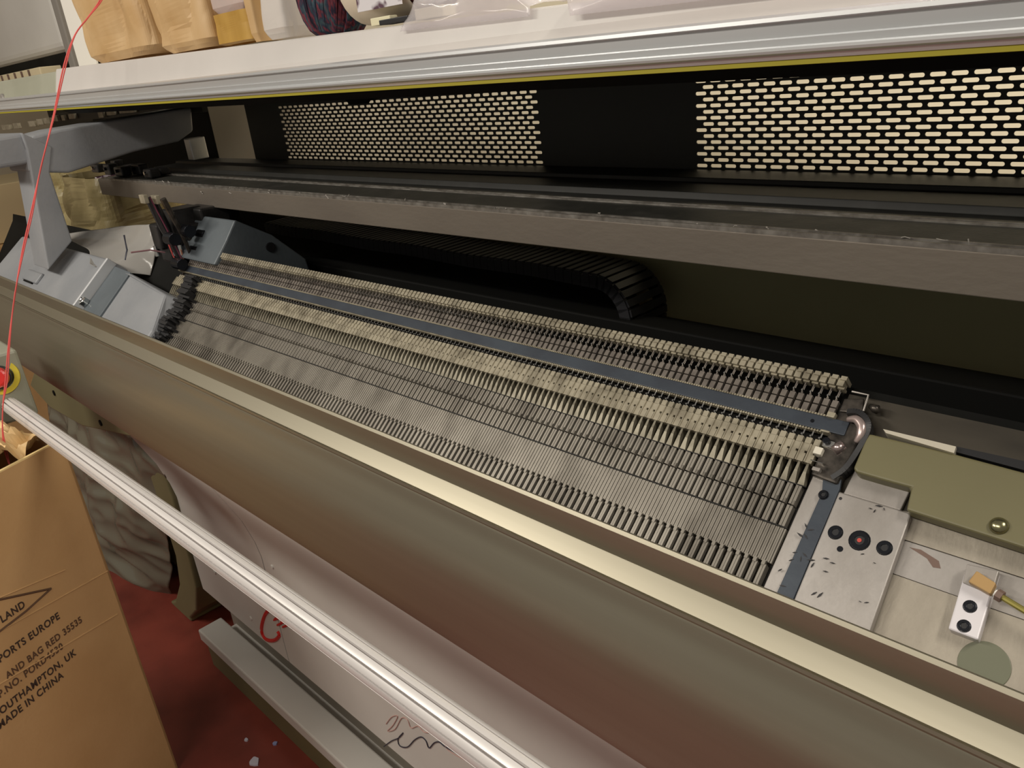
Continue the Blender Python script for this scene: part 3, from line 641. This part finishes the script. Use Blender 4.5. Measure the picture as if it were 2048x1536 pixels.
# ------------------------------------------------------------ things on the lid
def crumple(center, size, seed, amp, nu=26, nv=26, top_open=True, lean=(0, 0), taper=.9, sq=.35):
    cx_, cy_, cz_ = center; sx, sy, sz = size; rnd = seed * 7.31
    def fn(u, v):
        a = u * 2 * math.pi; c, s_ = math.cos(a), math.sin(a)
        X = math.copysign(abs(c) ** sq, c); Y = math.copysign(abs(s_) ** sq, s_)
        k = 1 - (1 - taper) * v
        if v < .06: k *= .80 + .2 * (v / .06)
        p = Vector((cx_ + X*sx/2*k + lean[0]*v, cy_ + Y*sy/2*k + lean[1]*v, cz_ + sz*v))
        q = p * 16 + Vector((rnd, rnd, 0)); n = .6*noise.noise(q*.7) + .3*abs(noise.noise(q*1.6)) - .1
        fold = abs(noise.noise(Vector((p.x*13 + rnd, p.y*13, p.z*11 + rnd)))) ** .8
        out = Vector((X, Y, 0)).normalized() * (amp * (n*.6 + fold - .3)) if (abs(X) + abs(Y)) > 0 else Vector((0, 0, 0))
        if v == 0: out *= .3
        return p + out
    m = MB().grid(fn, nu, nv)
    return m
def solid(o, t=.0006):
    s = o.modifiers.new('solid', 'SOLIDIFY'); s.thickness = t; return o
TZ = lambda x: H + .0665 + (x - LX0) / (LX1 - LX0) * (.0125 - .0665) + .003
def bag(u0, u1, vb, name, label, cat, m, y, depth, hgt, seed, amp=.012, lean=(0, 0), taper=.92):
    a = at_y(u0, vb, y); b = at_y(u1, vb, y); xc = (a.x + b.x)/2; wd = abs(b.x - a.x)
    o = mk(name, crumple((xc, y + depth/2, TZ(xc)), (wd, depth, hgt), seed, amp, 64, 30, lean=lean, taper=taper), m, smooth=False)
    solid(o); tag(o, label, cat); return o
# kraft bags
bag(168, 302, 112, 'paper_bag', 'leftmost brown kraft paper bag on the machine lid', 'paper bag', M_kraft, .665, .10, .22, 1, .010, (-.02, 0), 1.0)
bag(314, 424, 95, 'paper_bag', 'crumpled brown kraft paper bag on the lid, second from the left', 'paper bag', M_kraft, .665, .09, .20, 2, .016, (-.02, 0), .98)
# paper sheets between the bags
for (u0, u1, y, lab) in ((146, 166, .80, 'white paper edge showing left of the leftmost kraft bag'), (292, 304, .76, 'white paper edge showing between the two kraft bags')):
    a = at_y(u0, 60, y); b = at_y(u1, 60, y); xc = (a.x + b.x)/2
    tag(mk('paper_sheet', MB().box((a.x - .03, y, TZ(xc)), (b.x + .03, y + .004, TZ(xc) + .24)), M_white, None), lab, 'paper')
# clear window packet with amber content
am = thing('window_packet', (at_y(463, 92, .67).x, .69, TZ(-1.36)), 'upright packet with clear top and amber-yellow lower half beside the kraft bags', 'packet')
a = at_y(428, 95, .67); b = at_y(498, 90, .67); zb_ = TZ(a.x)
zt_ = at_y(460, 22, .67).z
mk('amber_filling', crumple(((a.x+b.x)/2, .70, zb_), (b.x - a.x, .05, zt_ - zb_), 4, .004, 48, 16, taper=1), mat('amber_paper', col(194, 154, 76), .4, 0, col(178, 138, 62), 30, stretch=(1, 1, .1)), am)
mk('clear_top', crumple(((a.x+b.x)/2, .70, zt_), (b.x - a.x, .048, .14), 5, .004, 48, 16, taper=.95), clear_plastic('pinkish_film', col(225, 210, 205), .35, .2), am)
bag(503, 520, 88, 'paper_bag', 'narrow folded kraft paper packet right of the amber packet', 'paper bag', M_kraft, .675, .05, .18, 6, .008)
bag(526, 578, 82, 'plastic_bag', 'clear crinkled plastic packet left of the dark yarn skein', 'plastic bag', clear_plastic('milky_film', (.9, .87, .84), .4, .12), .662, .07, .20, 7, .010)
# yarn skein with label sleeve
sk = thing('yarn_skein', (-1.06, .665, TZ(-1.06)), 'large multicoloured dark red and blue yarn skein in a white picture sleeve', 'yarn')
def yarn_mat():
    m = bpy.data.materials.new('variegated_yarn'); m.use_nodes = True; t = m.node_tree; b = t.nodes['Principled BSDF']; b.inputs['Roughness'].default_value = .9
    tc = t.nodes.new('ShaderNodeTexCoord'); mp = t.nodes.new('ShaderNodeMapping'); mp.inputs['Scale'].default_value = (3, 1, 1)
    n = t.nodes.new('ShaderNodeTexNoise'); n.inputs['Scale'].default_value = 22; n.inputs['Detail'].default_value = 3
    r = t.nodes.new('ShaderNodeValToRGB'); e = r.color_ramp; e.elements[0].position = .30; e.elements[0].color = (*col(24, 26, 40), 1); e.elements[1].position = .72; e.elements[1].color = (*col(160, 120, 90), 1)
    for p_, c_ in ((.42, (40, 34, 56)), (.48, (130, 58, 68)), (.52, (44, 52, 74)), (.57, (66, 92, 100)), (.62, (120, 56, 74)), (.67, (40, 48, 66))):
        q = e.elements.new(p_); q.color = (*col(*c_), 1)
    t.links.new(tc.outputs['Object'], mp.inputs[0]); t.links.new(mp.outputs[0], n.inputs['Vector']); t.links.new(n.outputs['Fac'], r.inputs[0]); t.links.new(r.outputs[0], b.inputs['Base Color'])
    return m
M_yarn = yarn_mat()
def skein(c, ax, ra, rb, n, seed, rs, sag=0):
    random.seed(seed); m = MB(); ax = Vector(ax).normalized(); u = ax.orthogonal().normalized(); v = ax.cross(u)
    for i in range(n):
        ph = 2*math.pi*i/n + random.uniform(-.05, .05); k = random.uniform(.93, 1.03); pts = []
        for j in range(15):
            a = math.pi * (j/14) ; z = -math.cos(a)*ra; r = math.sin(a)**.55*rb*k; q = ph + .5*(j/14)
            p = c + ax*z + (u*math.cos(q) + v*math.sin(q))*r; p.z -= sag*math.sin(a)
            pts.append(p)
        m.tube(pts, rs, 5)
    return m
g0 = at_y(632, 12, .665)
cK = at_y(636, 76, .648)
mk('yarn', skein(Vector((cK.x, .690, cK.z + .098)), (.10, .06, 1), .100, .052, 120, 2, .0030), M_yarn, sk)
a = at_y(688, 60, .655); b = at_y(808, 20, .655)
def sleeve(u, v):
    x = a.x + (b.x - a.x)*u; q = -math.pi*.5 + v*2*math.pi
    return Vector((x, .700 + math.sin(q)*.046, H + .098 + math.cos(q)*.050))
o = mk('label_sleeve', MB().grid(sleeve, 12, 32), mat('ivory_label_paper', col(226, 214, 192), .6), sk, smooth=True); solid(o)
def pic_mat():
    return mat('printed_photo', col(150, 150, 175), .4, 0, col(110, 70, 90), 30, 3, spread=(.48, .52))
pa = at_y(712, 42, .6465); pb = at_y(798, 34, .6465)
zc_ = H + .080
mk('sleeve_picture', MB().box((pa.x, .6515, H + .062), (pb.x, .6545, H + .125)), mat('white_print', col(225, 222, 226), .4, 0, col(90, 60, 76), 26, 3, spread=(.5, .56)), sk)
mk('yarn', skein(Vector((b.x + .0, .70, H + .098)), (1, 0, 0), .034, .044, 70, 4, .003), mat('dark_red_yarn', col(120, 50, 45), .9, 0, col(90, 36, 36), 40), sk)
# small flat items in front of the sleeve
def small(u0, v0, w_, d_, h_, m, name, label, cat, y=.658):
    p = at_y(u0, v0, y); z = TZ(p.x)
    tag(mk(name, MB().box((p.x - w_/2, y, z), (p.x + w_/2, y + d_, z + h_)), m, None, bevel=.001), label, cat)
small(785, 42, .055, .02, .006, M_blackpl, 'marker_pen', 'short black stick lying in front of the picture sleeve', 'pen', .652)
small(760, 40, .04, .012, .009, mat('cream_print_tag', col(230, 224, 190), .5), 'paper_tag', 'cream paper tag lying left on the black stick', 'tag', .6525)
small(858, 34, .05, .02, .012, mat('silver_label', col(228, 226, 205), .3), 'folded_label', 'folded pale label right of the dark red yarn end', 'label', .652)
# loose clear bags
def film(name, label, x0, x1, y0, y1, hgt, seed, m, drop=.0, nu=70, nv=34, amp=.02):
    def fn(u, v):
        x = x0 + (x1 - x0)*u; y = y0 + (y1 - y0)*v
        edge = min(1, 6*min(u, 1-u)); e2 = min(1, 5*(1 - v))
        q = Vector((x*14, y*14, seed)); r = 1 - abs(noise.noise(q))*2; r2 = 1 - abs(noise.noise(q*2.7))*2
        z = TZ(x) + .002 + max(0, (hgt*(math.sin(math.pi*min(1, v*1.0))**.5)*edge*.9 + amp*edge*(r*.6 + r2*.35)*min(1, v*6)))
        yy = y
        if v < .12: z -= drop * (1 - v/.12); yy = y0 + (y1-y0)*.12*v/.12*.2 - .004
        z = z if v >= .12 else z
        return Vector((x + .01*noise.noise(q*1.3), yy + .012*noise.noise(q*1.1 + Vector((3, 3, 3)))*min(1, v*8), z))
    o = mk(name, MB().grid(fn, nu, nv), m, smooth=True); solid(o, .0003); tag(o, label, 'plastic bag'); return o
film('plastic_bag', 'crumpled clear plastic bag on the middle of the lid', -.835, -.62, .645, .80, .030, 3.3, M_plas, .012)
film('plastic_bag', 'large pinkish clear plastic bag on the right part of the lid', -.565, -.05, .640, .86, .060, 8.8, clear_plastic('pink_tinged_film', (.94, .91, .92), .58, .14), .016, 110, 40, .026)

# ------------------------------------------------------------ carton in the aisle
zt = H - .606
cA = Vector((-1.682, .335, 0)); e1 = Vector((-.388, .922, 0)).normalized(); nf = Vector((.922, .388, 0)).normalized()
W, D_ = .46, .40
box = thing('cardboard_box', (cA - e1*W/2 - nf*D_/2)[:], 'tall printed cardboard carton standing open in front of the machine', 'box')
def quad_panel(p, q, z0, z1, n, th, name, m=M_card):
    return mk(name, MB().hexa([(p.x, p.y, z0), (q.x, q.y, z0), (q.x - n.x*th, q.y - n.y*th, z0), (p.x - n.x*th, p.y - n.y*th, z0)], [(p.x, p.y, z1), (q.x, q.y, z1), (q.x - n.x*th, q.y - n.y*th, z1), (p.x - n.x*th, p.y - n.y*th, z1)]), m, box)
c1 = cA; c0_ = cA - e1*W; c2 = cA - nf*D_; c3 = c0_ - nf*D_
fp = quad_panel(c0_, c1, .0, zt, nf, .005, 'side_panel')
quad_panel(c1, c2, .0, zt, e1, .005, 'side_panel'); quad_panel(c2, c3, .0, zt, -nf, .005, 'side_panel'); quad_panel(c3, c0_, .0, zt, -e1, .005, 'side_panel')
mk('bottom_panel', MB().hexa([(p.x, p.y, .002) for p in (c0_, c1, c2, c3)], [(p.x, p.y, .008) for p in (c0_, c1, c2, c3)]), M_card, box)
quad_panel(c0_ - e1*0, c1 - e1*.012, zt, zt + .003, nf, .006, 'cut_edge', M_cardedge)
# creases of the side
for (ua, va, ub, vb) in ((0, 1262, 215, 1142), (0, 1368, 235, 1228), (0, 1195, 130, 1140)):
    def onface(u, v, off=.0):
        r = ray(u, v); o = Vector((0, 0, H)); n = nf; k = ((cA + nf*off) - o).dot(n) / r.dot(n); return o + r*k
    p, q = onface(ua, va), onface(ub, vb)
    p = p + (p - q)*1.0
    mk('crease', MB().tube([p, q], .0016, 6), M_card, fp)
def text(s, u, v, hgt, m, yoff=0, sx=.82):
    """printed line whose right end stands at pixel u, v of the side"""
    c = bpy.data.curves.new('txt', 'FONT'); c.body = s; c.size = hgt; c.align_x = 'RIGHT'; c.extrude = .0003; c.space_character = 1.12; c.offset = .0005
    o = bpy.data.objects.new('txt', c); COL.objects.link(o)
    dg = bpy.context.evaluated_depsgraph_get(); me = bpy.data.meshes.new_from_object(o.evaluated_get(dg)); bpy.data.objects.remove(o)
    p = onface(u, v)
    R_ = Matrix.Identity(4); ex_ = e1; ez_ = Vector((0, 0, 1))
    for i in range(3): R_[i][0] = ex_[i]*sx; R_[i][1] = ez_[i]; R_[i][2] = nf[i]; R_[i][3] = (p + nf*.0004)[i]
    me.transform(R_); me.materials.clear(); me.materials.append(m)
    put(bpy.data.objects.new('printed_text', me), fp)
text('LAND', 51, 1213, .021, M_ink)
text('SPORTS EUROPE', 120, 1236, .021, M_ink)
text('AND BAG RED 35535', 165, 1243, .020, M_inkred)
text('P.NO. PORD4530', 127, 1296, .0205, M_inkred)
text('SOUTHAMPTON, UK', 152, 1309, .021, M_ink)
text('MADE IN CHINA', 127, 1354, .021, M_ink)
for pts in ([(-60, 1216), (0, 1199), (102, 1177)], [(102, 1177), (52, 1222), (0, 1262), (-60, 1300)]):
    mk('printed_diamond', MB().tube([onface(*q, .0002) for q in pts], .0022, 6), M_inkred, fp)
# kraft paper stuffed in the carton
def paper_fn(seed, cx_, cy_, cz_, sx, sy, hz):
    def fn(u, v):
        x = (u - .5)*2; y = (v - .5)*2
        q = Vector((x*2.2, y*2.2, seed)); n = noise.noise(q); f = 1 - 2*abs(noise.noise(q*1.6))
        g = 1 - 2*abs(noise.noise(q*2.9 + Vector((7, 1, 2))))
        return Vector((cx_, cy_, cz_)) + e1*(y*sy) + nf*(x*sx) + Vector((0, 0, hz*(1 - (x*x + y*y)*.45) + .03*n + .03*f + .022*g))
    return fn
pc = cA - e1*W*.46 - nf*D_*.5
o = mk('packing_paper', MB().grid(paper_fn(2.2, pc.x, pc.y, zt - .045, D_*.46, W*.44, .075), 60, 60), mat('pale_kraft_packing', col(232, 202, 150), .6, 0, col(214, 180, 128), 9, 3)); solid(o); tag(o, 'crumpled kraft packing paper stuffed in the open carton', 'paper')
# red yarn coming down from above into the carton
pts = [(214, -40), (200, 0), (176, 35), (150, 70), (128, 130), (105, 240), (82, 335), (62, 425), (45, 500), (30, 590), (18, 680), (11, 760), (6, 810), (5, 860), (9, 900), (18, 928)]
P = []
for i, (u, v) in enumerate(pts): P.append(at_x(u, v, -1.70 + (.006*i/15)))
tag(mk('yarn_strand', MB().tube(curve(P), .0013, 6).tube(curve([p + Vector((.002, .001 + .0022*math.sin(i*1.9), .0)) for i, p in enumerate(P)]), .0011, 6), M_thread), 'long red yarn running down in front of the machine into the carton', 'yarn')

# ------------------------------------------------------------ plastic bags behind the carton
def hang(name, label, pts, seed, m, amp=.03, nu=44, nv=44, depth=.0):
    (a, b, c, d) = pts
    def fn(u, v):
        p = a.lerp(b, u).lerp(d.lerp(c, u), v)
        q = p * 5 + Vector((seed, 0, seed)); r = 1 - 2*abs(noise.noise(q)); r2 = 1 - 2*abs(noise.noise(Vector((q.x*1.2, q.y, q.z*2.6))))
        r3 = noise.noise(q*3)
        return p + Vector((0, -1, 0))*(amp*(r*.8 + r2*.45 + r3*.15) + depth*math.sin(math.pi*u)*math.sin(math.pi*v)) + Vector((.3*amp*r2, 0, 0))
    o = mk(name, MB().grid(fn, nu, nv), m, smooth=True); solid(o, .0004); tag(o, label, 'plastic bag'); return o
Yb = .62
hang('plastic_bag', 'big grey see-through plastic bag slumped between carton and machine end', [at_y(95, 740, Yb), at_y(345, 905, Yb), at_y(352, 1235, Yb+.02), at_y(175, 1290, Yb-.1)], 4.1, M_plasg, .026, 110, 110, .05)
o = mk('storage_sack', crumple((-2.75, .86, .0), (.60, .40, .60), 12, .05, 60, 40, taper=.75), mat('dull_olive_sack', col(110, 98, 62), .7, 0, col(92, 80, 50), 6)); solid(o); tag(o, 'dull olive-brown sack standing on the floor behind the plastic bag', 'sack')
# flecks on the floor
random.seed(8)
for (u, v, r, lab, m) in ((493, 1480, .010, 'small pale fleck of fluff on the red floor', M_fleck), (550, 1487, .011, 'small bluish scrap on the red floor near the step', mat('bluish_scrap', col(150, 160, 205), .6)), (508, 1522, .022, 'largest pale scrap lying on the red floor', M_fleck)):
    p = at_z(u, v, .002); mb = MB(); n = 9
    ring_ = [(p.x + r*random.uniform(.3, .9)*math.cos(2*math.pi*i/n), p.y + .6*r*random.uniform(.5, 1)*math.sin(2*math.pi*i/n)) for i in range(n)]
    mb.hexa([(x, y, .0) for x, y in ring_], [(x, y, .004) for x, y in ring_]); tag(mk('fluff_scrap', mb, m), lab, 'scrap')

# ------------------------------------------------------------ background at the left
hs = thing('machine_housing', (-3.5, 1.25, H + .0), 'pale grey rounded housing behind the left end of the lid', 'machine housing')
a = at_y(133, 106, 1.0); b = at_y(-60, 125, 1.0)
mk('shell', MB().box((b.x - .2, 1.0, a.z + .005), (a.x, 1.5, a.z + .42)), M_body, hs, bevel=.03, seg=4)
mk('shell_foot', MB().box((b.x - .2, 1.02, a.z - .05), (a.x + .01, 1.45, a.z + .005)), M_black, hs)
mk('shell_base', MB().box((b.x - .2, 1.30, 0.0), (a.x - .5, 1.48, a.z - .05)), M_dark, hs)
a = at_y(112, 140, .98)
tr_ = thing('yarn_tray', (-3.6, .98, H + .09), 'cream ridged tray under the pale housing at far left', 'tray')
mk('tray_body', MB().box((-4.4, .93, a.z - .022), (a.x, 1.0, a.z + .014)), mat('cream_tray', col(222, 208, 172), .5), tr_, bevel=.003)
mb = MB()
for i in range(14): mb.box((-4.4 + i*.085, .925, a.z - .02), (-4.4 + i*.085 + .008, .931, a.z + .012))
mk('tray_ribs', mb, M_rust, tr_)
a = at_y(132, 60, .92); b = at_y(166, 140, .92)
tag(mk('support_post', MB().box((a.x, .90, H + .03), (b.x, .95, H + .30)), mat('mid_grey_post', col(128, 122, 116), .6), bevel=.004), 'grey upright post between pale housing and first kraft bag', 'post')
# brackets below the lid end
gb = thing('guide_bar', (-2.6, .87, H - .03), 'dark bar with small cream guide clips under the left end of the lid', 'bar')
mk('bar', MB().box((-3.0, .892, H - .06), (-1.95, .905, H - .036)), M_dark, gb)
random.seed(2)
for i, (u0, v0, w_, h_) in enumerate(((10, 255, 16, 10), (30, 252, 10, 10), (62, 248, 14, 10), (78, 244, 12, 10), (92, 242, 12, 10), (108, 237, 10, 10), (124, 236, 6, 9), (141, 233, 12, 8), (198, 225, 10, 16), (217, 220, 16, 16), (250, 218, 32, 12), (280, 213, 10, 10))):
    p = at_y(u0, v0, .88); q = at_y(u0 + w_, v0, .88); s_ = abs(q.x - p.x)
    mk('guide_clip', MB().box((p.x - s_/2, .882, p.z - h_*.0009), (p.x + s_/2, .893, p.z + h_*.0009)), M_cream, gb, bevel=.001)
# wall clutter seen under the arch
sa = at_x(40, 455, -3.9)
tag(mk('cardboard_box', MB().box((-4.6, .60, 0), (-3.9, 1.25, at_x(30, 425, -3.9).z - .12)), M_card, bevel=.004), 'brown cardboard carton far left behind the carriage column', 'box')
tag(mk('cardboard_box', MB().box((-4.5, .62, at_x(30, 425, -3.9).z - .118), (-3.95, 1.25, at_x(30, 350, -3.9).z - .03)), mat('beige_carton', col(200, 180, 140), .7), bevel=.004), 'pale beige carton stacked on the brown one at far left', 'box')
for i, (u, v, sx, sz, m, lab) in enumerate(((150, 400, .5, .34, mat('beige_sack_film', col(186, 172, 126), .4, 0, col(150, 136, 90), 8), 'beige plastic-wrapped pack seen through the carriage arch'),
        (255, 445, .40, .30, mat('khaki_sack_film', col(150, 136, 98), .35, 0, col(112, 100, 66), 8), 'khaki wrapped pack below the beam, right of the beige one'))):
    p = at_x(u, v, -3.25 + i*.55)
    o = mk('wrapped_pack', crumple((p.x - .1, p.y + .15 - i*.12, p.z - sz/2), (sx, .5 - .22*i, sz), 20 + i, .03, 60, 30, taper=.85), m); solid(o); tag(o, lab, 'pack')
p = at_x(215, 398, -2.7)
o = mk('printed_bag', crumple((p.x - .05, p.y + .05, p.z - .04), (.16, .08, .10), 31, .012, 40, 20, taper=.9), mat('purple_white_print', col(205, 195, 200), .4, 0, col(88, 56, 76), 30, 3, spread=(.47, .53))); solid(o); tag(o, 'small purple and white printed bag under the beam end', 'bag')
hang('plastic_bag', 'clear glossy plastic film lying between carriage and yarn feeder', [at_x(150, 462, -2.15), at_x(330, 442, -1.80), at_x(322, 545, -1.78), at_x(225, 520, -1.84)], 9.3, clear_plastic('hazy_film', (.55, .53, .50), .35, .1), .04, 70, 50, .0)
